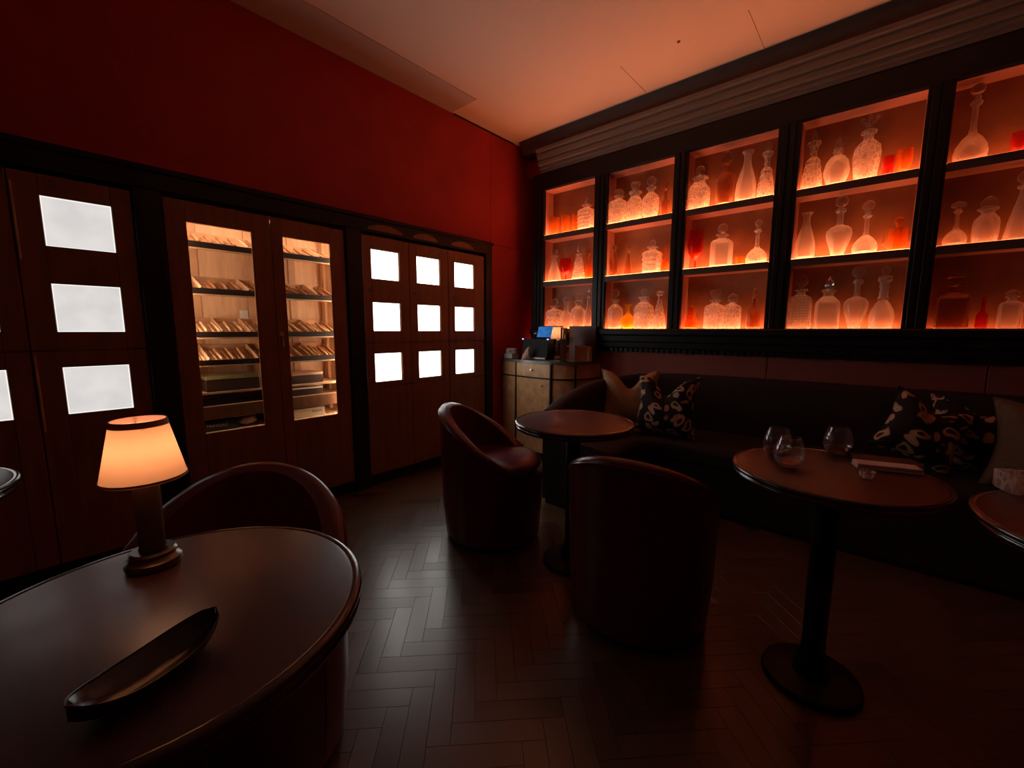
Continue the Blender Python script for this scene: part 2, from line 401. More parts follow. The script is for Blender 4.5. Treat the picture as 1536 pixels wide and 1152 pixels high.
# ------------------------------------------------------------------ built-in frame around the lockers and humidor
frame = MB()
XF = XL+.022
frame.box(XL-.03, XF, -1.2, 2.966, 1.90, 2.0, .004)                    # header
frame.box(XL-.03, XF+.012, -1.2, 2.972, 1.985, 2.012, .003)             # cap moulding
for (a, b) in ((.402, .515), (1.505, 1.625), (2.875, 2.966), (-1.2, -.81)): frame.box(XL-.03, XF, a, b, .0, 1.90, .004)
frame.box(XL-.03, XL-.004, -.81, .402, 0, .08).box(XL-.03, XL-.004, .515, 1.505, 0, .08).box(XL-.03, XL-.004, 1.625, 2.875, 0, .08)
fo = struct('trim_4', 'black frame around lockers and humidor', frame, M['black'])
def arch_shape(y0, y1, z0, z1):
    pts = [(y0, z0)]; N = 12
    for i in range(N+1):
        t = i/N; pts.append((y0+(y1-y0)*t, z0+.012+(z1-z0-.012)*math.sin(PI*t)**.7))
    pts.append((y1, z0))
    return MB().loft([[(XF-.002, y, z) for (y, z) in pts], [(XF+.008, y, z) for (y, z) in pts]])
for (a, b) in ((1.67, 1.965), (2.06, 2.30), (2.45, 2.71)):
    tag(arch_shape(a, b, 1.915, 1.962).build('arched_shape', M['wood'], fo), 'shallow arched shape raised on the black header')  # raised arches in the door wood colour, lighter than the header

def door_mesh(y0, y1, z0, z1, holes, x0=XL-.018, x1=XL+.004):
    """a door slab with rectangular openings (y0, y1, z0, z1), stacked"""
    mb = MB()
    if not holes: return mb.box(x0, x1, y0, y1, z0, z1, .003)
    ha, hb = holes[0][0], holes[0][1]
    mb.box(x0, x1, y0, ha, z0, z1, .003).box(x0, x1, hb, y1, z0, z1, .003)
    z = z0
    for (_, _, c, d) in sorted(holes, key=lambda q: q[2]):
        mb.box(x0, x1, ha, hb, z, c); z = d
    mb.box(x0, x1, ha, hb, z, z1)
    return mb
def locker(label, cols, lower_split, pane_m, group=None):
    t = thing('locker_cabinet', label, 'cabinet', (XL-.02, (cols[0][0]+cols[-1][1])/2, 0))
    org = Vector(t.location)
    def loc(mb): return mb.xform(Matrix.Translation(-org))
    loc(MB().box(XL-.33, XL-.03, cols[0][0], cols[-1][1], .081, 1.885)).build('carcass', M['black'], t)
    for (a, b, pa, pb) in cols:
        rows = ((1.100, 1.878, [(pa, pb, 1.57, 1.787), (pa, pb, 1.186, 1.404)]), (lower_split, 1.097, [(pa, pb, .80, 1.022)]))
        for (z0, z1, hs) in rows:
            d = loc(door_mesh(a+.0015, b-.0015, z0, z1, hs)).build('door', M['wood'], t)
            for (ha, hb, c, e) in hs:
                p = loc(MB().box(XL-.016, XL-.010, ha-.002, hb+.002, c-.002, e+.002)).build('pane', pane_m, d)
                fr = MB(); q = .004
                fr.box(XL-.010, XL-.003, ha, ha+q, c, e).box(XL-.010, XL-.003, hb-q, hb, c, e).box(XL-.010, XL-.003, ha, hb, c, c+q).box(XL-.010, XL-.003, ha, hb, e-q, e)
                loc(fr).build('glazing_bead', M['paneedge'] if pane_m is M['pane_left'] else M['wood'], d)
            if pane_m is M['pane_left'] and a > -.41 and a < .1:
                zz = (1.50, 1.83) if z0 > 1 else (.73, 1.08)
                loc(MB().box(XL+.004, XL+.012, a+.006, a+.014, zz[0], zz[1], .002)).build('edge_highlight', M['wood2'], d)  # paler bar added to paint the light along the door's bevelled edge
            elif pane_m is M['pane']:
                loc(MB().lathe([(0, .02), (.005, .019), (.007, .012), (.003, .006), (.004, 0)], 10, (XL+.003, a+.05, (z0+.5*(z1-z0)) if z0 > 1 else 1.0), axis='x')).build('knob', M['bronze'], d)
        if lower_split > .1:
            loc(MB().box(XL-.018, XL+.004, a+.0015, b-.0015, .084, lower_split-.003, .003)).build('lower_panel', M['wood'], t)
    return t
locker('walnut locker with dimmer grey-white lit panes, left of the humidor', [(-.80, -.402, -.71, -.48), (-.40, 0, -.31, -.078), (.0, .40, .091, .322)], .084, M['pane_left'])
locker('walnut locker with nine bright lit panes in three columns, beside the corner', [(1.628, 2.031, 1.703, 1.942), (2.031, 2.431, 2.106, 2.342), (2.431, 2.872, 2.506, 2.738)], .765, M['pane'])

# humidor
hum = thing('humidor_cabinet', 'walnut humidor with two tall glass doors and warm lit cedar shelves', 'cabinet', (XL-.02, 1.01, 0))
ho = Vector(hum.location)
def hl(mb): return mb.xform(Matrix.Translation(-ho))
hy0, hy1 = .519, 1.502
c = MB().box(XL-.36, XL-.34, hy0, hy1, .081, 1.885).box(XL-.34, XL-.02, hy0, hy0+.02, .081, 1.885).box(XL-.34, XL-.02, hy1-.02, hy1, .081, 1.885)
c.box(XL-.34, XL-.02, hy0+.02, hy1-.02, 1.865, 1.885).box(XL-.34, XL-.02, hy0+.02, hy1-.02, .081, .10).box(XL-.34, XL-.02, hy0+.02, hy1-.02, .585, .60)
hl(c).build('carcass', M['cedar'], hum)
for y in (.68, .98, 1.25): hl(MB().box(XL-.339, XL-.326, y, y+.045, .60, 1.865, .002)).build('back_rail', M['cedar2'], hum)
hl(MB().box(XL-.30, XL-.255, 1.462, 1.482, .6, 1.865)).build('side_rail', M['cedar2'], hum)
TILT = math.radians(21); XS = XL-.062
for z in (1.655, 1.40, 1.153, .99):
    sh_ = MB().box(-.245, 0, hy0+.022, hy1-.022, -.010, -.0005, .002).xform(Matrix.Translation((XS, 0, z)) @ Matrix.Rotation(TILT, 4, 'Y'))
    hl(sh_).build('shelf', M['cedar2'], hum)
hl(MB().box(XL-.325, XL-.07, hy0+.022, hy1-.022, .818, .832, .002)).build('shelf', M['cedar2'], hum)
hl(MB().box(XL-.325, XL-.055, hy0+.022, hy1-.022, .672, .752, .003)).build('shelf', M['wood'], hum)
hl(MB().box(XL-.050, XL-.030, hy0+.0203, hy0+.0235, .98, 1.85).box(XL-.050, XL-.030, hy1-.0235, hy1-.0203, .62, 1.85).box(XL-.07, XL-.055, hy0+.03, hy1-.03, 1.861, 1.8645)).build('light_strip', M['led'], hum)
for k, (a, b, pa, pb) in enumerate(((hy0+.001, 1.030, .615, .926), (1.032, hy1-.001, 1.099, 1.399))):
    d = hl(door_mesh(a, b, .084, 1.878, [(pa, pb, .604, 1.772)])).build('door', M['wood'], hum)
    hl(MB().box(XL-.010, XL-.007, pa-.001, pb+.001, .603, 1.773)).build('glass_pane', M['sheet'], d)
    if k == 1:
        hl(MB().lathe([(0, .008), (.012, .007), (.014, 0)], 14, (XL+.004, 1.055, 1.17), axis='x')).build('lock', M['brass'], d)
        hl(MB().box(XL+.010, XL+.024, 1.053, 1.058, 1.155, 1.175)).build('key', M['brass'], d)
        hl(MB().tube([(XL+.017, 1.056, 1.155), (XL+.016, 1.058, 1.12), (XL+.014, 1.058, 1.09)], [.003, .006, .009], 8)).build('tassel', M['tassel'], d)

# trays with cigars
cg = MB().lathe([(0, -.085), (.0045, -.083), (.0078, -.070), (.0082, 0), (.0078, .075), (.006, .083), (0, .085)], 8, axis='x')
cig = cg.mesh('cigar', M['cigar'], True, 60); cig2 = cg.mesh('cigar_light', M['cigar_pale'], True, 60)
rowname = {1.655: 'top', 1.40: 'second', 1.153: 'third', .99: 'fourth'}
def tray(y0, y1, z, side, divs, n, pale):
    word = rowname[z]
    t = thing('cigar_tray', 'cedar tray with shaded front on the %s shelf behind the %s humidor door' % (word, side), 'tray', (XS-.002, (y0+y1)/2, z))
    t.rotation_euler = (0, TILT, 0)
    fr_ = Matrix.Translation((XS-.002, (y0+y1)/2, z)) @ Matrix.Rotation(TILT, 4, 'Y')
    b = MB(); yy = (y1-y0)/2; hgt = .034
    b.box(-.235, -.006, -yy, yy, 0.0005, .005).box(-.235, -.230, -yy, yy, .005, hgt).box(-.230, -.008, -yy, -yy+.005, .005, hgt).box(-.230, -.008, yy-.005, yy, .005, hgt)
    b.build('tray_body', M['cedar2'], t)
    MB().box(-.0055, 0, -yy, yy, -.011, .033, .0015).build('front_rail', M['shaded_front'], t)
    for d in divs:
        MB().box(-.2295, -.008, d*2*yy-.003, d*2*yy+.003, .0055, hgt+.006).build('divider', M['cedar'], t)
    for k in range(n):
        f = (k+.5)/n - .5
        if any(abs(f-d) < .64/n for d in divs): continue
        o = bpy.data.objects.new('cigar', cig2 if pale else cig); COL.objects.link(o)
        o.matrix_world = fr_ @ Matrix.Translation((-.098+random.uniform(-.006, .002), f*2*(yy-.012), .0145+.016*((k*7) % 3 == 0))) @ Matrix.Rotation(random.uniform(-.03, .03), 4, 'Z')
        tag(o, '%s cigar lying in the %s tray behind the %s humidor door' % ('pale brown' if pale else 'brown', word, side), 'cigar', 'cigars in the %s tray behind the %s door' % (word, side))
for z, dl, dr_, pl in ((1.655, (.33,), (.28,), 0), (1.40, (-.32, .3), (.2,), 0), (1.153, (-.1, .28), (-.25, .12), 1), (.99, (-.3, .36), (.1,), 1)):
    tray(.60, .985, z, 'left', dl, 18, pl)
    tray(1.045, 1.435, z, 'right', dr_, 18, pl)
# boxes low in the humidor
def lidbox(x0, x1, y0, y1, z0, z1, lidm, bodym, label, name='cigar_box', cat='box'):
    t = thing(name, label, cat, ((x0+x1)/2, (y0+y1)/2, z0)); w_, l_, h_ = (x1-x0)/2, (y1-y0)/2, z1-z0
    MB().box(-w_, w_, -l_, l_, 0, h_*.74, .002).build('box_body', bodym, t)
    MB().box(-w_-.001, w_+.001, -l_-.001, l_+.001, h_*.76, h_, .002).build('lid', lidm, t)
    return t
lidbox(XL-.28, XL-.075, .655, .935, .833, .925, M['olive'], M['boxdark'], 'large flat cigar box with olive lid behind the left glass door')
lidbox(XL-.27, XL-.09, 1.05, 1.345, .833, .905, M['cedar2'], M['boxdark'], 'flat cigar box with pale lid behind the right glass door')
lidbox(XL-.26, XL-.08, .60, .83, .753, .812, M['boxdark'], M['navy'], 'dark box under the olive lidded box behind the left glass door')
lidbox(XL-.26, XL-.09, 1.06, 1.335, .753, .806, M['cream'], M['boxdark'], 'low box with cream top on the wooden board, right glass door')
nb = lidbox(XL-.24, XL-.07, .60, .80, .601, .656, M['navy'], M['navy'], 'navy box with pale lettering at the foot of the left glass door')
cb = lidbox(XL-.24, XL-.07, 1.05, 1.335, .601, .662, M['cream'], M['cream'], 'cream box with dark lettering at the foot of the right glass door')
def text(s, size, m, parent, loc, rot, name='lettering'):
    cu = bpy.data.curves.new(name, 'FONT'); cu.body = s; cu.size = size; cu.extrude = .0004; cu.align_x = 'CENTER'; cu.align_y = 'CENTER'
    ob = bpy.data.objects.new('tmp', cu); COL.objects.link(ob)
    dg = bpy.context.evaluated_depsgraph_get(); me = bpy.data.meshes.new_from_object(ob.evaluated_get(dg)); bpy.data.objects.remove(ob)
    me.materials.clear(); me.materials.append(m)
    o = bpy.data.objects.new(name, me); COL.objects.link(o); o.parent = parent; o.location = loc; o.rotation_euler = rot; return o
text('TRINIDAD', .024, M['whiteink'], nb, (.0866, -.01, .030), (PI/2, 0, PI/2))
text('Reserva', .022, M['ink'], cb, (.0866, .09, .036), (PI/2, 0, PI/2))
jar = thing('crumpled_wrapper', 'crumpled clear wrapper beside the navy box in the humidor', 'wrapper', (XL-.12, .865, .601))
mb = MB(); pr = []
for i in range(7):
    t_ = i/6; ring = []
    for k in range(10):
        a = 2*PI*k/10; rr = (.028+.012*random.random())*math.sin(PI*(t_*.9+.05))**.6
        ring.append((rr*math.cos(a)*.9, -.05+t_*.1+random.uniform(-.003, .003), .026+rr*math.sin(a)*.75))
    pr.append(ring)
mb.loft(pr).build('film', M['paper'], jar)
refl = thing('reflection_block', 'small pale gauge added for a reflection in the left glass door', 'glint', (XL-.327, .95, 1.29))  # pale block added to stand for a reflection in the door glass
MB().box(-.003, .009, -.025, .025, -.035, .035, .003).build('glint_block', M['paper'], refl)
MB().box(.0092, .011, -.016, .016, -.012, .02).build('display', M['grey'], refl)  # front face of the added reflection block

# ------------------------------------------------------------------ decanter case
YC = 3.40
bays = [(-2.560, -2.006), (-1.882, -1.312), (-1.210, -.626), (-.498, .082), (.190, .774)]
Z0, Z1 = 1.212, 2.535
shz = (1.212, 1.672, 2.112)       # top surface of the lit panels
case = thing('display_cabinet', 'black framed wall case of five back-lit bays holding decanters', 'cabinet', (-.9, YC, 0))
co = Vector(case.location)
def cl(mb): return mb.xform(Matrix.Translation(-co))
edges = [-2.70] + [v for b in bays for v in b] + [1.30]
for a, b in zip(edges[0::2], edges[1::2]):
    mbx = MB().box(a, b, YC-.005, YC+.03, Z0-.001, Z1, .003)
    if b-a < .2:
        mm = (a+b)/2; mbx.box(mm-.035, mm-.004, YC-.018, YC-.005, Z0, Z1, .003).box(mm+.004, mm+.035, YC-.018, YC-.005, Z0, Z1, .003)
    cl(mbx).build('stile', M['black'], case)
cl(MB().box(-2.70, 1.30, YC-.005, YC+.10, Z1, 2.69, .003)).build('top_rail', M['black'], case)
sill = [(3.499, 1.212), (3.375, 1.212), (3.365, 1.20), (3.365, 1.165), (3.385, 1.150), (3.39, 1.105), (3.405, 1.095), (3.41, 1.055), (3.43, 1.045), (3.499, 1.045)]
sm = MB().loft([[(x, y, z) for (y, z) in sill] for x in (-2.70, 1.30)])
cl(sm).build('sill', M['black'], case)
dm = MB(); x = -1.97
while x < 1.25:
    dm.box(x, x+.028, 3.44, 3.468, 1.012, 1.044); x += .046
tag(cl(dm).build('dentils', M['black'], case), kind='stuff')
cl(MB().box(-2.70, -2.685, YC+.0, YB-.001, 1.05, 2.69)).build('side', M['black'], case)
for k, (a, b) in enumerate(bays):
    YI = YC+.155
    cl(MB().box(a-.004, b+.004, YI, YI+.01, Z0, Z1)).build('back_panel', M['caseback'], case)
    cl(MB().box(a-.014, a-.0005, YC+.031, YI-.001, Z0, Z1)).build('side_panel', M['casein'], case)
    cl(MB().box(b+.0005, b+.014, YC+.031, YI-.001, Z0, Z1)).build('side_panel', M['casein'], case)
    cl(MB().box(a, b, YC+.02, YI-.001, Z1-.006, Z1-.001)).build('soffit', M['casein'], case)
    for j, z in enumerate(shz):
        if j:
            cl(MB().box(a, b, YC+.001, YI-.001, z-.048, z-.009, .001)).build('shelf', M['casein'], case)
            cl(MB().box(a+.0005, b-.0005, YC-.004, YC+.0005, z-.050, z-.0022, .001)).build('shelf_edge', M['shelfwood'], case)
        cl(MB().box(a+.001, b-.001, YC+.004, YI-.002, z-.007, z)).build('light_panel', M['glow'][k], case)

# decanter vocabulary. profiles are (r, z) with r relative to the half width and z to the body height
BODY = {
 'square':  (.75, [(0, .015), (.93, .0), (1, .02), (1, .68), (.97, .74), (.80, .80), (.42, .85), (.34, .88), (.34, .93), (.56, .955), (.58, .975), (.46, 1)]),
 'pointed': (.75, [(0, .015), (.93, .0), (1, .02), (.98, .62), (.90, .70), (.60, .78), (.42, .83), (.40, .92), (.60, .95), (.58, .985), (.42, 1)]),
 'jar':     (0, [(0, .02), (.78, 0), (.92, .03), (1, .25), (1, .55), (.9, .68), (.62, .78), (.5, .84), (.52, .9), (.78, .93), (.78, .98), (.5, 1)]),
 'shoulder':(0, [(0, .02), (.72, 0), (.80, .04), (.98, .38), (1, .55), (.90, .68), (.55, .77), (.36, .82), (.34, .91), (.56, .94), (.56, .98), (.4, 1)]),
 'cone':    (0, [(0, .01), (.96, 0), (1, .03), (.80, .33), (.50, .62), (.34, .76), (.26, .84), (.26, .93), (.46, .96), (.44, .99), (.3, 1)]),
 'tallcone':(0, [(0, .01), (.98, 0), (1, .04), (.80, .35), (.60, .70), (.44, .92), (.40, .95), (.46, .97), (.40, 1)]),
 'carafe':  (0, [(0, .02), (.88, 0), (.97, .05), (1, .18), (.92, .36), (.62, .58), (.38, .74), (.32, .86), (.36, .93), (.55, .98), (.50, 1)]),
 'ship':    (0, [(0, .02), (.82, 0), (.96, .06), (1, .14), (.90, .25), (.60, .36), (.26, .44), (.18, .54), (.17, .84), (.34, .88), (.36, .91), (.2, .94), (.24, .97), (.2, 1)]),
 'urn':     (0, [(0, .02), (.46, 0), (.50, .03), (.62, .14), (.92, .36), (1, .46), (.94, .55), (.68, .61), (.28, .65), (.22, .72), (.22, .89), (.40, .93), (.40, .96), (.26, 1)]),
 'globe':   (0, [(0, .02), (.55, 0), (.82, .05), (1, .20), (1, .34), (.82, .48), (.44, .57), (.26, .66), (.24, .78), (.36, .92), (.52, 1)]),
 'moon':    (0, [(0, .02), (.40, 0), (.72, .06), (.98, .30), (1, .42), (.86, .64), (.52, .78), (.30, .82), (.28, .86), (.40, .90), (.30, .93), (.36, .97), (.28, 1)]),
 'beehive': (0, [(0, .02), (.95, 0), (1, .06), (.90, .14), (.96, .18), (.84, .28), (.88, .32), (.72, .42), (.76, .46), (.62, .54), (.68, .58), (.52, .64), (.34, .68), (.30, .82), (.36, .90), (.62, .96), (.56, 1)]),
 'bell':    (0, [(0, .02), (.86, 0), (.92, .03), (.95, .08), (1, .22), (.90, .36), (.55, .50), (.36, .56), (.44, .60), (.34, .64), (.36, .70), (.32, .78), (.40, .82), (.36, .90), (.56, .95), (.5, 1)]),
 'slim':    (0, [(0, .02), (.9, 0), (1, .04), (1, .42), (.84, .54), (.44, .62), (.36, .70), (.36, .94), (.50, .96), (.46, 1)]),
 'tumbler': (0, [(0, .04), (.72, 0), (.80, .03), (1, 1)]),
 'bowl':    (0, [(0, .06), (.45, 0), (.62, .05), (.95, .45), (1, .75), (.92, 1)]),
 'snifter': (0, [(0, .0), (.55, 0), (.55, .02), (.12, .05), (.10, .20), (.35, .25), (.85, .40), (1, .58), (.92, .82), (.80, 1)]),
 'mug':     (0, [(0, .03), (.92, 0), (1, .04), (1, .9), (.94, .96), (.96, 1)]),
}
BODY = {k: (s, [(r, z) for (r, z) in p]) for k, (s, p) in BODY.items()}
def ribbed(prof, n, amp, z0, z1):
    out = []
    for (a, b) in zip(prof, prof[1:]):
        out.append(a)
        if b[1] > z0 and a[1] < z1 and abs(b[1]-a[1]) > .08:
            st = max(2, int(abs(b[1]-a[1])*n*4))
            for i in range(1, st):
                t_ = i/st; r = a[0]+(b[0]-a[0])*t_; z = a[1]+(b[1]-a[1])*t_
                out.append((r*(1-amp*(.5-.5*math.cos(2*PI*z*n))), z))
    out.append(prof[-1]); return out
def stopper(kind, w_, h_):
    """stopper of full height h_ sitting in a neck; w_ = half width of the decanter"""
    m_ = MB(); r = min(w_*.55, h_*.55)
    st = [(0, -.25*h_), (.10*w_+.002, -.24*h_), (.13*w_+.002, 0)]
    if kind == 'ball':
        R_ = min(r, h_*.46); m_.lathe(st+[(.12*w_+.002, h_*.08)]+[(R_*math.sin(a)+.0, h_-R_-R_*math.cos(a)) for a in [PI*i/10 for i in range(2, 10)]]+[(0, h_)], 16)
    elif kind == 'spire':
        m_.lathe(st+[(w_*.14+.001, h_*.06), (w_*.34, h_*.30), (w_*.30, h_*.42), (w_*.14, h_*.75), (0, h_)], 8)
    elif kind == 'point':
        m_.lathe(st+[(w_*.30, h_*.05), (w_*.42, h_*.22), (w_*.40, h_*.5), (0, h_)], 6)
    elif kind == 'disc':
        m_.lathe(st+[(w_*.55, h_*.1), (w_*.62, h_*.35), (w_*.58, h_*.55), (w_*.4, h_*.8), (0, h_)], 16)
    elif kind == 'cyl':
        m_.lathe(st+[(w_*.18, h_*.12), (w_*.36, h_*.25), (w_*.42, h_*.8), (w_*.32, h_), (0, h_)], 10)
    elif kind == 'hat':
        m_.lathe(st+[(w_*.55, h_*.04), (w_*.55, h_*.1), (w_*.2, h_*.2), (w_*.2, h_*.35), (w_*.38, h_*.6), (w_*.30, h_*.88), (0, h_)], 16)
    elif kind == 'block':
        m_.lathe(st+[(w_*.30, h_*.15), (w_*.48, h_*.4), (w_*.55, h_*.92), (w_*.45, h_), (0, h_)], 8, sq=.5)
    elif kind == 'flower':
        m_.lathe(st+[(w_*.2, h_*.1), (w_*.28, h_*.32), (w_*.12, h_*.6), (w_*.15, h_*.85), (0, h_)], 12)
        for s in (-1, 1):
            m_.tube([(0, 0, h_*.3), (s*w_*.35, 0, h_*.42), (s*w_*.62, 0, h_*.66), (s*w_*.55, 0, h_*.82), (s*w_*.36, 0, h_*.74)], [w_*.10, w_*.10, w_*.08, w_*.07, w_*.05], 8)
    elif kind == 'cross':
        m_.lathe(st+[(w_*.16, h_*.1), (w_*.18, h_*.6), (w_*.3, h_*.7), (w_*.12, h_*.85), (0, h_)], 8)
        m_.tube([(-w_*.6, 0, h_*.6), (w_*.6, 0, h_*.6)], w_*.12, 6)
    return m_
BAYW = ('leftmost', 'second', 'third', 'fourth', 'rightmost'); SHW = ('bottom', 'middle', 'top')
LAST = {}
def decanter(bay, sh, px, wpx, toppx, kind, stop, material, desc, sfrac=.22, ribs=0, dy=.0, smat=None, liquid=None, sq=None):
    y = YC+.075+dy
    zb = shz[sh]
    # base centre on the plane y, top height from the photograph's proportions
    zt = aty(px, toppx, y).z; hy = aty(px, 400, y)
    hw = abs(aty(px+wpx/2, 400, y).x - aty(px-wpx/2, 400, y).x)/2
    x_ = aty(px, toppx*.5+.5*(EYE*0+aty_inv_base(bay, sh, px)), y).x
    h_ = max(.04, zt-zb); hw = min(hw, .068)
    pv = LAST.get((bay, sh)); 
    if pv and abs(pv[2]-dy) < .01 and x_-pv[0] < hw+pv[1]+.002: hw = max(.6*hw, x_-pv[0]-pv[1]-.002)
    LAST[(bay, sh)] = (x_, hw, dy)
    a, b = bays[bay]; x_ = max(a+hw+.003, min(b-hw-.003, x_))
    name = {'tumbler': 'tumbler', 'bowl': 'glass_bowl', 'snifter': 'snifter_glass', 'mug': 'glass_jug', 'carafe': 'carafe'}.get(kind, 'decanter')
    cat = {'tumbler': 'glass', 'bowl': 'bowl', 'snifter': 'glass', 'mug': 'jug', 'carafe': 'carafe'}.get(kind, 'decanter')
    lab = '%s, %s shelf, %s case bay' % (desc, SHW[sh], BAYW[bay])
    t = thing(name, lab, cat, (x_, y, zb+.0005), 0, 'glassware in the back-lit case')
    sqv, prof = BODY[kind]
    if sq is not None: sqv = sq
    hb = h_*(1-sfrac) if stop else h_
    if ribs: prof = ribbed(prof, ribs, .10, .05, .75)
    outer = [(r*hw, z*hb) for (r, z) in prof]
    th = .0045
    inner = [(max(.002, r-th), z if z > .02*hb else z+th) for (r, z) in outer[1:]][::-1]
    inner[-1] = (inner[-1][0], th*2)
    inner = [q for q in inner if q[1] >= th*2]+[(0, th*2)]
    if kind == 'snifter':
        inner = [q for q in inner if q[1] > .27*hb]+[(0, .26*hb)]
    rot = PI/4 if False else 0
    bdy = MB().lathe(outer+inner, 28 if sqv else 24, sq=sqv)
    bdy.build('glass_body', material, t, True, 35)
    if stop:
        s_ = stopper(stop, hw, h_*sfrac)
        s_.xform(Matrix.Translation((0, 0, hb+.0008))).build('stopper', smat or (M['gstop'] if material in (GC, GK, GD) else material), t, True, 35)
    if kind == 'mug':
        MB().tube([(-hw*.95, 0, h_*(1-sfrac)*.85), (-hw*1.45, 0, hb*.8), (-hw*1.5, 0, hb*.4), (-hw*.95, 0, hb*.2)], .005, 8).build('handle', material, t, True)
    if liquid:
        lp = [(0, th*2.2)]+[(max(.001, r-th-.001), max(z, th*2.2)) for (r, z) in outer[2:] if z < liquid*hb]
        lp += [(lp[-1][0], lp[-1][1]+.001), (0, lp[-1][1]+.001)]
        MB().lathe(lp, 20, sq=sqv).build('spirit', M['gamber'], t, True, 35)
    return t
def aty_inv_base(bay, sh, px):
    # image row of the shelf line at column px (average row only matters for the small lean of the verticals)
    return {0: 491, 1: 395, 2: 300}[sh]
GC, GK, GD, GA, GY, GR, GB = M['gclear'], M['gcut'], M['gdiamond'], M['gamber'], M['gyellow'], M['gred'], M['gdark']
D = decanter
# leftmost bay
D(0, 2, 881, 21, 295, 'square', 'spire', GK, 'ribbed square decanter with pointed stopper', .24, 7)
for i, (px, hh) in enumerate(((833, 327), (849, 324), (865, 322))):
    D(0, 2, px, 11, hh, 'tumbler', None, GA, ('%s of three small amber tumblers' % ('leftmost', 'middle', 'rightmost')[i]), dy=.02)
D(0, 1, 832, 19, 373, 'cone', 'ball', GC, 'conical decanter with ball stopper', .2)
D(0, 1, 849, 17, 388, 'snifter', None, GR, 'ruby red bowled goblet')
D(0, 1, 868.5, 18, 366, 'tallcone', 'spire', GK, 'tall ribbed cone decanter with spire stopper', .28, 8)
D(0, 1, 884, 10, 376, 'slim', 'ball', GA, 'slender amber decanter', .2)
D(0, 0, 832, 17, 448, 'square', 'ball', GK, 'ribbed square decanter with ball stopper', .24, 5)
D(0, 0, 849, 15, 445, 'slim', 'disc', GC, 'narrow cylindrical decanter', .14)
D(0, 0, 867, 20, 441, 'shoulder', 'ball', GC, 'round shouldered decanter with ball stopper', .2)
D(0, 0, 882, 10, 433, 'slim', 'cross', GC, 'slim tall decanter with cross shaped stopper', .2)
# second bay
D(1, 2, 928, 22, 283, 'square', 'disc', GK, 'square cut decanter with round stopper', .2)
D(1, 2, 953, 22, 274, 'jar', 'block', GK, 'cut jar with wide block lid', .22)
D(1, 2, 977, 29, 265, 'shoulder', 'ball', GK, 'largest shouldered decanter with ball stopper', .24)
D(1, 2, 999, 13, 273, 'slim', 'ball', GB, 'slim smoky decanter', .2)
D(1, 1, 922, 11, 368, 'slim', 'ball', GB, 'left of two slim smoky decanters', .2, dy=.02)
D(1, 1, 943, 12, 367, 'cone', 'ball', GB, 'right of two slim smoky decanters', .2, dy=.02)
D(1, 1, 979, 27, 360, 'square', 'ball', GK, 'ribbed square decanter with round stopper', .2, 6)
D(1, 1, 997, 9, 370, 'slim', 'ball', GA, 'thin amber decanter', .2, dy=.03)
D(1, 0, 922, 21, 433, 'shoulder', 'ball', GC, 'round bellied decanter with large ball stopper', .26)
D(1, 0, 942, 21, 457, 'globe', None, GY, 'bright yellow globe carafe without stopper')
D(1, 0, 966, 24, 433, 'pointed', 'ball', GK, 'tall cut decanter with ball stopper', .2)
D(1, 0, 989, 20, 435, 'cone', 'disc', GK, 'cut conical bottle with flat lip', .1)
# third bay
D(2, 2, 1048, 31, 250, 'jar', 'ball', GK, 'cut jar with ball stopper', .24, sq=.4)
D(2, 2, 1089, 32, 227, 'shoulder', 'disc', GB, 'smoky brown shouldered decanter', .22)
D(2, 2, 1120, 32, 227, 'carafe', None, GC, 'smooth open carafe with flared lip')
D(2, 2, 1150, 27, 216, 'beehive', 'cyl', GK, 'beaded cut decanter with cylinder stopper', .16)
D(2, 1, 1044, 24, 345, 'snifter', None, GR, 'large red tinted snifter glass')
D(2, 1, 1083, 32, 336, 'square', 'ball', GC, 'plain square decanter with ball stopper', .24)
D(2, 1, 1110, 15, 386, 'tumbler', None, GA, 'low amber tumbler', dy=.03)
D(2, 1, 1136, 33, 330, 'ship', 'ball', GK, 'flat ship decanter with long neck', .17)
D(2, 0, 1037, 20, 444, 'tallcone', 'spire', GA, 'amber ribbed pagoda decanter', .3, 6)
D(2, 0, 1072, 27, 436, 'square', 'block', GK, 'square cut decanter with block stopper', .24)
D(2, 0, 1098, 31, 440, 'square', 'disc', GK, 'wider square cut decanter with disc stopper', .18)
D(2, 0, 1131, 22, 432, 'slim', 'point', GB, 'dark slim decanter', .2, liquid=.3)
# fourth bay
D(3, 2, 1216, 34, 195, 'beehive', 'spire', GK, 'beehive ribbed decanter with pointed stopper', .22)
D(3, 2, 1255, 43, 206, 'moon', 'spire', GC, 'round moon flask with spire stopper', .24)
D(3, 2, 1300, 44, 173, 'shoulder', 'flower', GK, 'largest cut decanter with winged stopper', .24)
D(3, 2, 1330, 20, 236, 'tumbler', None, GR, 'small red tumbler beside winged decanter')
D(3, 2, 1354, 29, 225, 'bowl', None, GA, 'flame coloured amber bowl')
D(3, 1, 1204, 31, 320, 'carafe', None, GC, 'open carafe with flared lip')
D(3, 1, 1259, 40, 295, 'urn', 'ball', GC, 'urn shaped decanter with ball stopper', .2)
D(3, 1, 1299, 46, 302, 'ship', 'ball', GC, 'flat ship decanter with ball stopper', .2)
D(3, 1, 1346, 29, 326, 'mug', 'ball', GA, 'handled jug with round stopper', .34)
D(3, 0, 1198, 33, 415, 'square', 'ball', GD, 'diamond cut square decanter with ball stopper', .24)
D(3, 0, 1242, 37, 415, 'pointed', 'point', GC, 'square shouldered decanter with pointed stopper', .25)
D(3, 0, 1285, 39, 401, 'urn', 'ball', GC, 'urn decanter with long neck', .2)
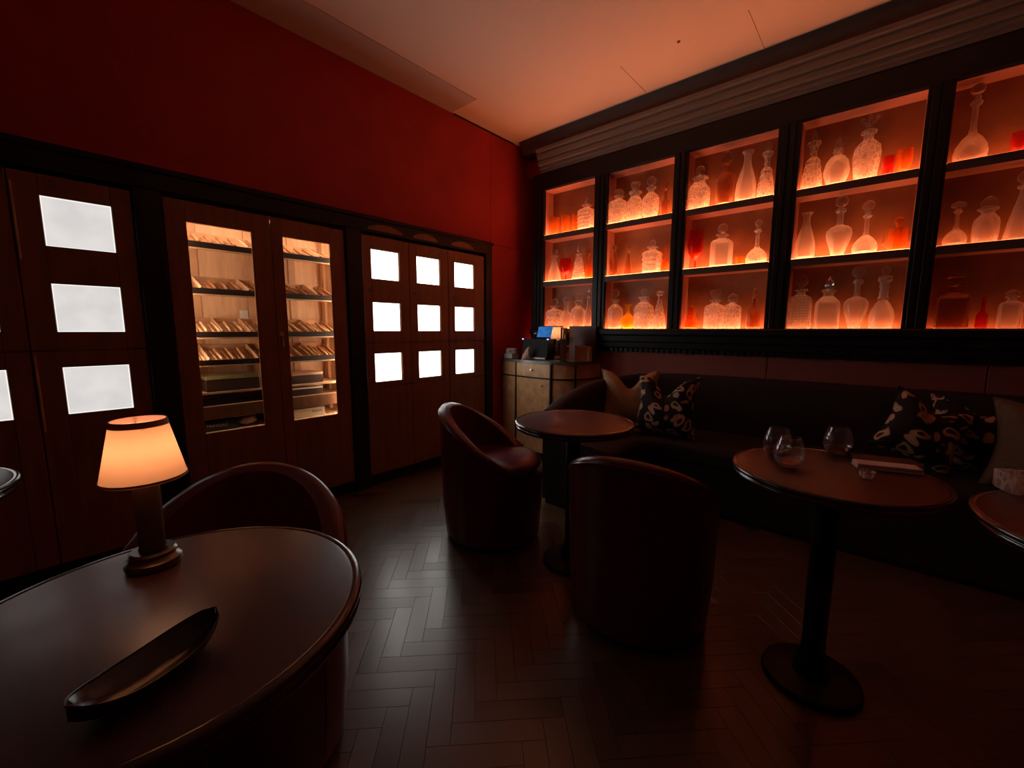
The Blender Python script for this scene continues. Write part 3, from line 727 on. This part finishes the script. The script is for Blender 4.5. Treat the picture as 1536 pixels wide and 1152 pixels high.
D(3, 0, 1325, 40, 400, 'bell', 'hat', GC, 'bell shaped decanter with hat stopper', .18)
# rightmost bay
D(4, 2, 1457, 55, 128, 'ship', 'ball', GC, 'broad round decanter with ball stopper', .16)
D(4, 2, 1524, 30, 200, 'bowl', None, GR, 'low red glass bowl')
D(4, 1, 1433, 38, 303, 'ship', 'disc', GC, 'small round decanter with disc stopper', .14)
D(4, 1, 1478, 42, 295, 'jar', 'disc', GC, 'wide lidded jar', .24)
D(4, 1, 1530, 46, 258, 'cone', 'ball', GC, 'tall clear cone decanter', .2)
D(4, 0, 1430, 54, 415, 'square', 'block', M['gdark'], 'large dark cut square decanter', .2)
D(4, 0, 1474, 20, 442, 'slim', 'point', GR, 'small red decanter', .2)
D(4, 0, 1516, 36, 435, 'square', 'disc', GC, 'clear square decanter', .16)

# ------------------------------------------------------------------ tables
def table(name_label, x, y, r=.305, z=.75, rot=0):
    t = thing('round_table', name_label, 'table', (x, y, 0), rot)
    MB().lathe([(0, z), (r-.022, z), (r-.016, z-.0015), (r-.016, z-.034), (0, z-.034)], 64).build('tabletop', M['table'], t, True, 30)
    MB().lathe([(r-.0155, z-.001), (r-.010, z+.0005), (r-.003, z-.002), (r, z-.008), (r-.001, z-.014), (r-.007, z-.017), (r-.004, z-.021), (r-.002, z-.028), (r-.006, z-.034), (r-.0155, z-.035), (r-.0155, z-.001)], 64).build('rim', M['rim'], t, True, 60)
    MB().lathe([(.0, z-.0345), (.12, z-.0345), (.12, z-.045), (.05, z-.06), (.036, z-.10), (.034, .12), (.05, .06), (.055, .028)], 28).build('column', M['black'], t, True, 40)
    MB().lathe([(0, .0275), (.13, .0275), (.142, .022), (.146, .012), (.146, .0005), (0, .0005)], 40).build('base', M['black'], t, True, 40)
    return t
M['rim'] = mat('polished table rim', (.035, .018, .014), .22, coat=.8)
table('nearest round dark table carrying the lit lamp and boat dish', -.834, .103, .30)
table('round dark table between side-facing tub chair and curved sofa', -1.122, 1.757, .295)
table('round dark table with three stemless glasses and a napkin', -.085, 1.675, .285)
table('round dark table at the right frame edge carrying crystal votive', .52, 1.58, .31)
table('round table whose polished rim enters at the left frame edge', -1.99, -.365, .31)

# ------------------------------------------------------------------ tub chairs
def tub_chair(label, x, y, face, zb=.76, R=.285, phi0=62):
    """face: direction (radians) the sitter looks"""
    t = thing('tub_chair', label, 'armchair', (x, y, 0), face, 'oxblood leather tub chairs')
    p0 = math.radians(phi0); N = 44; rings = []; pip = []
    for i in range(N+1):
        ph = p0+(2*PI-2*p0)*i/N; a = abs(ph-PI)/(PI-p0)          # a: 0 at back, 1 at the arm front
        zr = .475+(zb-.475)*(math.cos(a*PI/2)**1.1 if a < 1 else 0)
        if i in (0, N): pass
        c_, s_ = math.cos(ph), math.sin(ph)
        lean = .012*(1-a)
        Ro = R; Ri = R-.056
        sec = [(Ro*.93, .035), (Ro*.985, .20), (Ro, .40), (Ro+lean, zr-.035), (Ro+lean+.004, zr-.018), (Ro+lean-.004, zr-.004), (Ro+lean-.018, zr+.004), (Ro+lean-.036, zr), (Ri+lean-.006, zr-.012), (Ri+lean-.008, zr-.035), (Ri-.002, max(.41, zr-.09)), (Ri-.004, .38), (Ri-.03, .035)]
        sec = [(r, min(z, zr+.004)) for (r, z) in sec]
        rings.append([(r*c_, r*s_, z) for (r, z) in sec])
        pip.append(((Ro+lean+.0025)*c_, (Ro+lean+.0025)*s_, zr-.02))
    MB().loft(rings).build('shell', M['leather'], t, True, 60)
    MB().tube(pip, .0042, 6).build('piping', M['leather'], t, True)
    # front apron: drum under the seat
    ap = []; K = 20
    for i in range(K+1):
        ph = -p0+2*p0*i/K; c_, s_ = math.cos(ph), math.sin(ph)
        ap.append([(r*c_, r*s_, z) for (r, z) in ((R*.93, .035), (R*.975, .2), (R*.985, .36), (R*.97, .395), (R*.80, .40), (R*.75, .035))])
    MB().loft(ap).build('apron', M['leather'], t, True, 50)
    # seat cushion, its front lapping over the apron
    vs = []
    prof = [(0, .402), (.80, .402), (.90, .412), (.955, .435), (.94, .458), (.86, .474), (.6, .484), (0, .488)]
    sc = MB(); n_ = 36; ringsc = []
    for (r, z) in prof:
        ring = []
        for i in range(n_):
            th = 2*PI*i/n_; k_ = .225/R if abs(((th+PI) % (2*PI))-PI) > p0*1.02 else 1.0
            if r < 1e-6: ring = None; break
            rr = r*R*(k_ if k_ == 1 else k_*1.04)
            ring.append((rr*math.cos(th), rr*math.sin(th), z))
        ringsc.append(ring)
    base = len(sc.v); rr_ = [q for q in ringsc if q]
    sc.loft(rr_, True, True)
    sc.build('seat_cushion', M['leather'], t, True, 60)
    MB().lathe([(0, .0005), (R*.86, .0005), (R*.86, .034), (0, .034)], 36).build('plinth', M['black'], t, True, 40)
    return t
tub_chair('oxblood tub chair seen from the side, left of the second round table', -1.655, 1.725, math.atan2(.50, .86), .765, .295)
tub_chair('oxblood tub chair seen from behind in the centre foreground', -.700, 1.625, math.radians(100), .745, .295)
tub_chair('oxblood tub chair behind the lamp table, its open side facing the viewer', -1.27, .30, math.atan2(-.58, .82), .765)
tub_chair('tub chair tucked in on the near right side of the lamp table', -.475, -.15, math.atan2(.44, -.72), .70)

# ------------------------------------------------------------------ curved banquette sofa
sofa = thing('banquette_sofa', 'long dark velvet banquette curving round from its left arm under the case', 'sofa', (-.4, 3.1, 0))
so = Vector(sofa.location)
def sl(mb): return mb.xform(Matrix.Translation(-so))
path = [(-1.70, 2.27), (-1.72, 2.45), (-1.725, 2.62), (-1.715, 2.80), (-1.69, 2.97), (-1.63, 3.14), (-1.54, 3.28), (-1.42, 3.38), (-1.27, 3.435), (-1.10, 3.455)] + [(-.9+.25*i, 3.458) for i in range(11)]
tops = [.665, .715, .755, .79, .812, .826, .838, .848, .852, .856] + [.858]*11
def offs(d):
    out = []
    for i, p in enumerate(path):
        a = Vector(path[max(0, i-1)]); b = Vector(path[min(len(path)-1, i+1)]); tt = (b-a).normalized(); nn = Vector((tt.y, -tt.x))
        out.append(Vector(p)+nn*d)
    return out
o0, o1, o2 = offs(0), offs(.13), offs(.60)
inner2 = []
for i in range(len(path)):
    inner2.append(o2[i])
rings = []
for i in range(len(path)):
    a = o0[i]; nrm = (o1[i]-o0[i]).normalized(); zt = tops[i]
    sec = [(0, .03), (0, zt-.03), (.008, zt-.01), (.03, zt), (.075, zt), (.10, zt-.012), (.112, zt-.04), (.13, .47), (.13, .03)]
    rings.append([(a.x+nrm.x*d, a.y+nrm.y*d, z) for (d, z) in sec])
sl(MB().loft(rings)).build('backrest', M['velvet'], sofa, True, 50)
# the seat: strip between the back and a smooth front line
front = [(-1.20, 2.27), (-1.20, 2.45), (-1.195, 2.58), (-1.18, 2.67), (-1.14, 2.74), (-1.07, 2.78), (-.98, 2.79), (-.88, 2.79), (-.78, 2.79), (-.70, 2.79)] + [(-.62+.24*i, 2.79) for i in range(11)]
seat = []; bs = []
for i in range(len(path)):
    a = o1[i]+(o1[i]-o0[i]).normalized()*.001; b = Vector(front[i]); dd = b-a; ln = dd.length; u = dd/ln
    seat.append([(a.x+u.x*d, a.y+u.y*d, z) for (d, z) in ((0, .34), (0, .45), (ln*.3, .462), (ln*.7, .462), (ln-.03, .452), (ln-.006, .435), (ln, .40), (ln-.01, .34))])
    bs.append([(a.x+u.x*d, a.y+u.y*d, z) for (d, z) in ((0, .03), (0, .338), (ln-.03, .338), (ln-.03, .03))])
sl(MB().loft(seat)).build('seat_cushion', M['velvet'], sofa, True, 50)
sl(MB().loft(bs)).build('base', M['velvet'], sofa, True, 30)
pl = [[(p.x, p.y, z) for (p, z) in ((o0[i]+(o1[i]-o0[i])*.2, .0005), (o0[i]+(o1[i]-o0[i])*.2, .029), (Vector(front[i])*.95+o1[i]*.05, .029), (Vector(front[i])*.95+o1[i]*.05, .0005))] for i in range(len(path))]
sl(MB().loft(pl)).build('plinth', M['black'], sofa)

# pillows
def pillow(label, x, y, rz, m_, size=.40, tilt=.22, chop=.10, roll=0, thick=.075):
    t = thing('pillow', label, 'pillow', (x, y, .464), rz, 'scatter pillows on the banquette')
    N = 22; mb = MB(); vs = []; fs = []; hs = size/2
    def P(u, v, s):
        ear = 1+.10*abs(u*v)**1.5
        xx = hs*u*(1-.09*(1-v*v))*ear; zz = hs*v*(1-.06*(1-u*u))*ear
        if v > 0: zz -= chop*math.exp(-(u/.42)**2)*v**1.5
        w_ = max(0, (1-u**4)*(1-v**4))
        th = thick*w_**.55*(1-.45*math.exp(-(u/.25)**2)*max(0, v))
        yy = s*th+.01*math.sin(5*u+3*v)*w_
        return (xx, yy, zz)
    for s in (1, -1):
        for i in range(N+1):
            for j in range(N+1): vs.append(P(-1+2*i/N, -1+2*j/N, s))
    K = (N+1)**2
    for i in range(N):
        for j in range(N):
            a = i*(N+1)+j; fs.append((a, a+1, a+N+2, a+N+1)); fs.append((K+a, K+a+N+1, K+a+N+2, K+a+1))
    mb.add(vs, fs)
    mt_ = Matrix.Rotation(roll, 4, 'Y'); mt2 = Matrix.Rotation(-tilt, 4, 'X')
    mb.xform(mt2 @ mt_)
    mz = min(v[2] for v in mb.v); mb.xform(Matrix.Translation((0, 0, -mz)))
    o = mb.build('pillow_cover', m_, t, True, 80)
    e = [P(-1+2*i/N, 1, 1) for i in range(N+1)]+[P(1, 1-2*i/N, 1) for i in range(1, N+1)]+[P(1-2*i/N, -1, 1) for i in range(1, N+1)]+[P(-1, -1+2*i/N, 1) for i in range(1, N+1)]
    MB().tube(e, .0035, 6, False).xform(Matrix.Translation((0, 0, -mz)) @ mt2 @ mt_).build('piping', m_, t, True)
    return t
pillow('plain tan pillow leaning in the left curve of the sofa', -1.43, 3.02, .42, M['tan'], .40, .22, .12)
pillow('dark floral pillow with notched top overlapping the tan pillow', -1.10, 2.90, .10, M['floral'], .39, .22, .12)
pillow('dark floral pillow behind the napkin table, left of the right-hand group', .205, 3.02, .30, M['floral'], .32, .30, .05, .4)
pillow('dark floral pillow squeezed in the middle of the right-hand group', .43, 3.19, -.05, M['floral'], .36, .12, .07)
pillow('plain tan pillow at the right end of the right-hand group', .64, 2.99, -.2, M['tan_shaded'], .39, .25, .05)

# ------------------------------------------------------------------ sideboard in the corner
sb = thing('sideboard', 'walnut sideboard with rounded corner, black top and brass knobs, in the corner', 'cabinet', (-2.4, 3.25, 0))
sbo = Vector(sb.location)
def sbl(mb): return mb.xform(Matrix.Translation(-sbo))
def plan(off=0, yb=3.468):
    pts = [(-2.838, yb), (-2.838, 3.10-off)]
    pts += [(-2.64+.0, 3.055-off), (-2.45, 3.035-off), (-2.235, 3.03-off)]
    cx_, cy_, r_ = -2.235, 3.39, .30+off
    for i in range(1, 13):
        a = -PI/2+PI/2*i/12; pts.append((cx_+r_*math.cos(a), cy_+(.36+off)*math.sin(a)))
    pts.append((cx_+r_, max(yb, 3.391))); return pts
def slab(off, z0, z1, yb=3.468): 
    p_ = plan(off, yb); return MB().loft([[(x, y, z0) for (x, y) in p_], [(x, y, z1) for (x, y) in p_]])
sbl(slab(.012, .895, .920, 3.398).add([], [])).build('worktop', M['toplac'] if 'toplac' in M else M['black'], sb, True, 40)
sbl(slab(-.006, .06, .894)).build('carcass', M['wood2'], sb, True, 40)
sbl(slab(.004, .755, .767)).build('rail', M['black'], sb, True, 40)
sbl(slab(-.02, .0005, .059)).build('plinth', M['black'], sb, True, 40)
def front_y(x):
    p_ = plan(0)[1:5]
    for (a, b) in zip(p_, p_[1:]):
        if a[0] <= x <= b[0]: return a[1]+(b[1]-a[1])*(x-a[0])/(b[0]-a[0])
    return 3.03
for x in (-2.615, -2.19):
    yy = front_y(x); sbl(MB().box(x-.009, x+.009, yy-.006, yy+.01, .06, .894, .002)).build('stile', M['black'], sb)
ax = math.radians(-41); sbl(MB().box(-.008, .008, -.006, .006, .06, .894, .002).xform(Matrix.Translation((-2.235+.30*math.cos(ax), 3.39+.36*math.sin(ax), 0)) @ Matrix.Rotation(math.radians(42), 4, 'Z'))).build('stile', M['black'], sb)
def bowpanel(x0, x1, z0, z1, name):
    pts = [(x0+(x1-x0)*i/6) for i in range(7)]
    rr = [[(x, front_y(x)-.002, z0), (x, front_y(x)-.002, z1), (x, front_y(x)+.008, z1), (x, front_y(x)+.008, z0)] for x in pts]
    return sbl(MB().loft(rr)).build(name, M['wood2'], sb, True, 30)
dr = bowpanel(-2.603, -2.201, .77, .892, 'drawer'); db = bowpanel(-2.603, -2.201, .07, .752, 'door')
def knob(x, z, par):
    yy = front_y(x)-.002
    sbl(MB().lathe([(0, -.026), (.009, -.024), (.012, -.017), (.009, -.010), (.004, -.006), (.005, 0)], 14, (x, yy, z), axis='y')).build('knob', M['brass'], par, True)
knob(-2.40, .832, dr); knob(-2.285, .70, db)

ZT = .9205
# card printer
t = thing('receipt_printer', 'pale grey receipt printer at the left end of the sideboard', 'printer', (-2.775, 3.165, ZT), .15)
MB().box(-.05, .05, -.06, .06, 0, .045, .004).build('lower_case', M['grey'], t)
MB().lathe([(0, 0), (.058, 0), (.058, .05), (.045, .062), (0, .062)], 8, sq=.6).xform(Matrix.Translation((0, 0, .047)) @ Matrix.Scale(.82, 4, (0, 0, 1))).build('top_cover', M['grey'], t)
MB().box(.02, .035, -.0625, -.0605, .06, .075).build('button', M['plastic'], t)
# till terminal
t = thing('till_terminal', 'black till terminal with tilted lit blue screen on the sideboard', 'till', (-2.470, 3.215, ZT), .1)
b = MB(); b.loft([[(-.137, y, z) for (y, z) in ((-.085, 0), (.07, 0), (.05, .19), (-.05, .195))], [(.137, y, z) for (y, z) in ((-.085, 0), (.07, 0), (.05, .19), (-.05, .195))]])
b.build('stand', M['plastic'], t)
MB().box(-.125, .125, -.094, -.0855, .006, .022, .002).build('base_strip', M['grey'], t)
MB().box(-.148, -.138, -.062, -.050, .186, .197).build('status_light', M['blueled'], t); MB().box(.128, .143, -.062, -.050, .186, .197).build('status_light', M['blueled'], t)
TS = Matrix.Translation((.055, .045, .200)) @ Matrix.Rotation(-.40, 4, 'X') @ Matrix.Shear('XZ', 4, (0, 0)) 
sc = MB().box(-.11, .11, -.006, .004, 0, .125, .002).xform(TS).build('screen_housing', M['plastic'], t)
MB().box(-.103, .103, -.0075, -.0062, .008, .117).xform(TS).build('display', M['screen'], sc)
# crumpled napkin left of the till
t = thing('crumpled_napkin', 'crumpled pinkish napkin leaning at the left side of the till', 'napkin', (-2.525, 3.075, ZT), .2)
rr = []
for i in range(8):
    f = i/7; ring = []
    for k in range(10):
        a = 2*PI*k/10; q = (.030*(1-f)+.012)*(1+.35*math.sin(3*a+i)); ring.append((q*math.cos(a)+.045*f, q*math.sin(a)*.6, .12*f+.0))
    rr.append(ring)
MB().loft(rr).build('cloth', M['cloth'], t, True, 60)
# slim dark bottle behind
t = thing('dark_bottle', 'slim dark bottle behind the till', 'bottle', (-2.60, 3.33, ZT))
MB().lathe([(0, 0), (.026, 0), (.028, .01), (.028, .13), (.022, .16), (.011, .185), (.011, .235), (0, .235)], 20).build('glass_body', M['plastic'], t, True)
MB().lathe([(0, .2355), (.012, .2355), (.012, .252), (0, .252)], 14).build('cap', M['brass'], t, True)
# menus
for i, (x_, lbl) in enumerate(((-2.158, 'leftmost upright menu book beside the sideboard lamp'), (-2.134, 'second upright menu book from the sideboard lamp'), (-2.110, 'third upright menu book from the sideboard lamp'))):
    t = thing('menu_book', lbl, 'menu', (x_, 3.145, ZT), .60)
    MB().box(-.008, -.006, -.07, .07, 0, .30).box(.006, .008, -.07, .07, 0, .30).box(-.006, .006, .067, .07, 0, .30).build('cover', M['menu'], t)
    MB().box(-.0055, .0055, -.067, .0665, .004, .295).build('pages', M['pages'], t)
t = thing('menu_board', 'wide dark leather menu standing behind the wooden box', 'menu', (-2.065, 3.349, ZT), 0)
MB().box(-.14, .14, -.007, -.004, 0, .315).box(-.14, .14, .004, .007, 0, .315).box(-.14, -.137, -.004, .004, 0, .315).build('cover', M['menu'], t)
MB().box(-.136, .137, -.0035, .0035, .003, .312).build('pages', M['pages'], t)
t2 = thing('wooden_box', 'small square brown wooden box at the right end of the sideboard', 'box', (-2.018, 3.295, ZT), .0)
MB().box(-.075, .075, -.03, .03, 0, .115, .002).build('box_body', M['wood2'], t2); MB().box(-.076, .076, -.031, .031, .117, .135, .002).build('lid', M['wood2'], t2)

# ------------------------------------------------------------------ table lamps
def lamp(label, x, y, z, watt, sc=1.0):
    t = thing('table_lamp', label, 'lamp', (x, y, z)); t.scale = (sc, sc, sc)
    MB().lathe([(0, 0.0003), (.043, .0003), (.045, .006), (.044, .014), (.038, .018), (.036, .022), (.037, .028), (.033, .032), (0, .032)], 40).build('base', M['bronze'], t, True, 35)
    MB().lathe([(0, .0325), (.0215, .0325), (.0215, .036), (.020, .040), (.020, .165), (.010, .172), (.006, .19), (.006, .2), (0, .2)], 32).build('stem', M['stem'], t, True, 35)
    sh = MB().lathe([(.0645, .172), (.041, .283), (.0400, .283), (.0635, .172), (.0645, .172)], 48).build('lamp_shade', M['shade'], t, True, 60)
    MB().lathe([(.0652, .1725), (.0645, .177), (.0638, .177), (.0645, .1725), (.0652, .1725)], 48).build('shade_trim', M['trimshade'], sh, True)
    MB().lathe([(.0440, .273), (.0420, .2838), (.0398, .2838), (.0418, .273), (.0440, .273)], 48).build('shade_trim', M['trimshade'], sh, True)
    MB().tube([(-.040, 0, .268), (0, 0, .262), (.040, 0, .268)], .0012, 6).build('spider', M['brass'], t)
    l = bpy.data.lights.new('bulb', 'POINT'); l.energy = watt; l.color = (1, .53, .33); l.shadow_soft_size = .014
    lo = bpy.data.objects.new('bulb', l); COL.objects.link(lo); lo.parent = t; lo.location = (0, 0, .225)
    return t
lamp('small lit lamp with cream conical shade on the nearest table', -1.020, .119, .7505, LAMP_W)
lamp('small lit lamp with cream shade between till and menu books', -2.290, 3.280, ZT, LAMP_W*1.3, 1.12)

# boat-shaped dish
t = thing('boat_dish', 'long dark boat-shaped dish on the nearest table', 'dish', (-.672, .066, .7505), math.atan2(.155, -.073))
rr = []
N = 24
for i in range(N+1):
    u = -1+2*i/N; hw = .037*max(0, 1-abs(u)**2.6)**.62+.0015; zt = .024+.016*abs(u)**2.5; zb = .022*abs(u)**3
    xx = .086*u
    rr.append([(xx, -hw, zt), (xx, -hw*.82, zt*.45+zb*.55), (xx, -hw*.45, zb), (xx, hw*.45, zb), (xx, hw*.82, zt*.45+zb*.55), (xx, hw, zt),
               (xx, hw-.0022*min(1, hw/.006), zt), (xx, hw*.62, zt*.5+zb*.5+.002), (xx, 0, zb+.005), (xx, -hw*.62, zt*.5+zb*.5+.002), (xx, -hw+.0022*min(1, hw/.006), zt)])
MB().loft(rr).build('dish_body', M['dish'], t, True, 50)
ed = [(p[0], p[1], p[2]+.001) for p in [r[0] for r in rr]] + [(p[0], p[1], p[2]+.001) for p in [r[5] for r in rr][::-1]]
ed.append(ed[0])
MB().tube(ed, .0011, 6, False).build('rim', M['dish'], t, True)

# ------------------------------------------------------------------ things on the right-hand tables
def stemless(label, x, y, z=.7505, s=1):
    t = thing('stemless_glass', label, 'glass', (x, y, z), 0, 'stemless glasses on the round table')
    o = [(0, 0), (.018, 0), (.026, .003), (.040, .020), (.0455, .040), (.043, .062), (.036, .084), (.030, .100)]
    i = [(.0290, .100), (.035, .084), (.0418, .062), (.0442, .040), (.0388, .0205), (.025, .008), (0, .007)]
    MB().lathe([(r*s, q*s) for (r, q) in o+i], 36).build('bowl', M['gthin'], t, True, 60)
    MB().lathe([(0, .0078*s), (.0245*s, .0088*s), (.0378*s, .0205*s), (.0405*s, .026*s), (0, .026*s)], 30).build('drink', M['whisky'], t, True, 30)
    return t
stemless('stemless glass nearest the viewer, in front of two others', -.195, 1.620)
stemless('stemless glass partly hidden behind the nearest glass', -.250, 1.755)
stemless('stemless glass standing alone, left of the napkin', -.085, 1.950-.04)
t = thing('folded_napkin', 'pinkish white folded napkin lying flat on the glass table', 'napkin', (.050, 1.80, .7505), .30)
MB().box(-.085, .085, -.03, .03, 0, .006, .002).box(-.084, .084, -.029, .03, .0065, .012, .002).box(-.085, .083, -.03, .029, .0125, .018, .003).build('cloth', M['paper'], t)
t = thing('bill_folder', 'dark bill folder lying behind the folded napkin', 'folder', (.045, 1.885, .7505), .30)
MB().box(-.09, .09, -.045, .045, 0, .004, .001).box(-.09, .09, -.045, .045, .008, .012, .001).box(-.09, -.086, -.045, .045, .004, .008).build('cover', M['menu'], t)
MB().box(-.084, .088, -.043, .043, .0042, .0078).build('bill', M['paper'], t)
t = thing('salt_dish', 'tiny clear glass dish in front of the napkin', 'dish', (.004, 1.655, .7505))
MB().lathe([(0, 0), (.012, 0), (.018, .006), (.021, .022), (.019, .022), (.016, .008), (0, .004)], 20).build('bowl', M['gcut'], t, True)
t = thing('glass_stopper', 'tiny glass bead at the left edge of the glass table', 'bead', (-.292, 1.795, .7505))
MB().lathe([(0, 0), (.005, .001), (.007, .006), (.005, .011), (0, .0125)], 12).build('bead', M['gcut'], t, True)
t = thing('crystal_votive', 'square cut crystal votive on the table at the right edge', 'votive', (.335, 1.80, .7505), .35)
MB().lathe([(0, 0), (.042, 0), (.045, .004), (.046, .05), (.042, .052), (.036, .050), (.034, .012), (0, .010)], 28, sq=.5).build('glass_body', M['gcut'], t, True, 35)
MB().lathe([(0, .0115), (.018, .0115), (.018, .026), (0, .026)], 18, sq=0).build('candle', M['tan'], t, True)
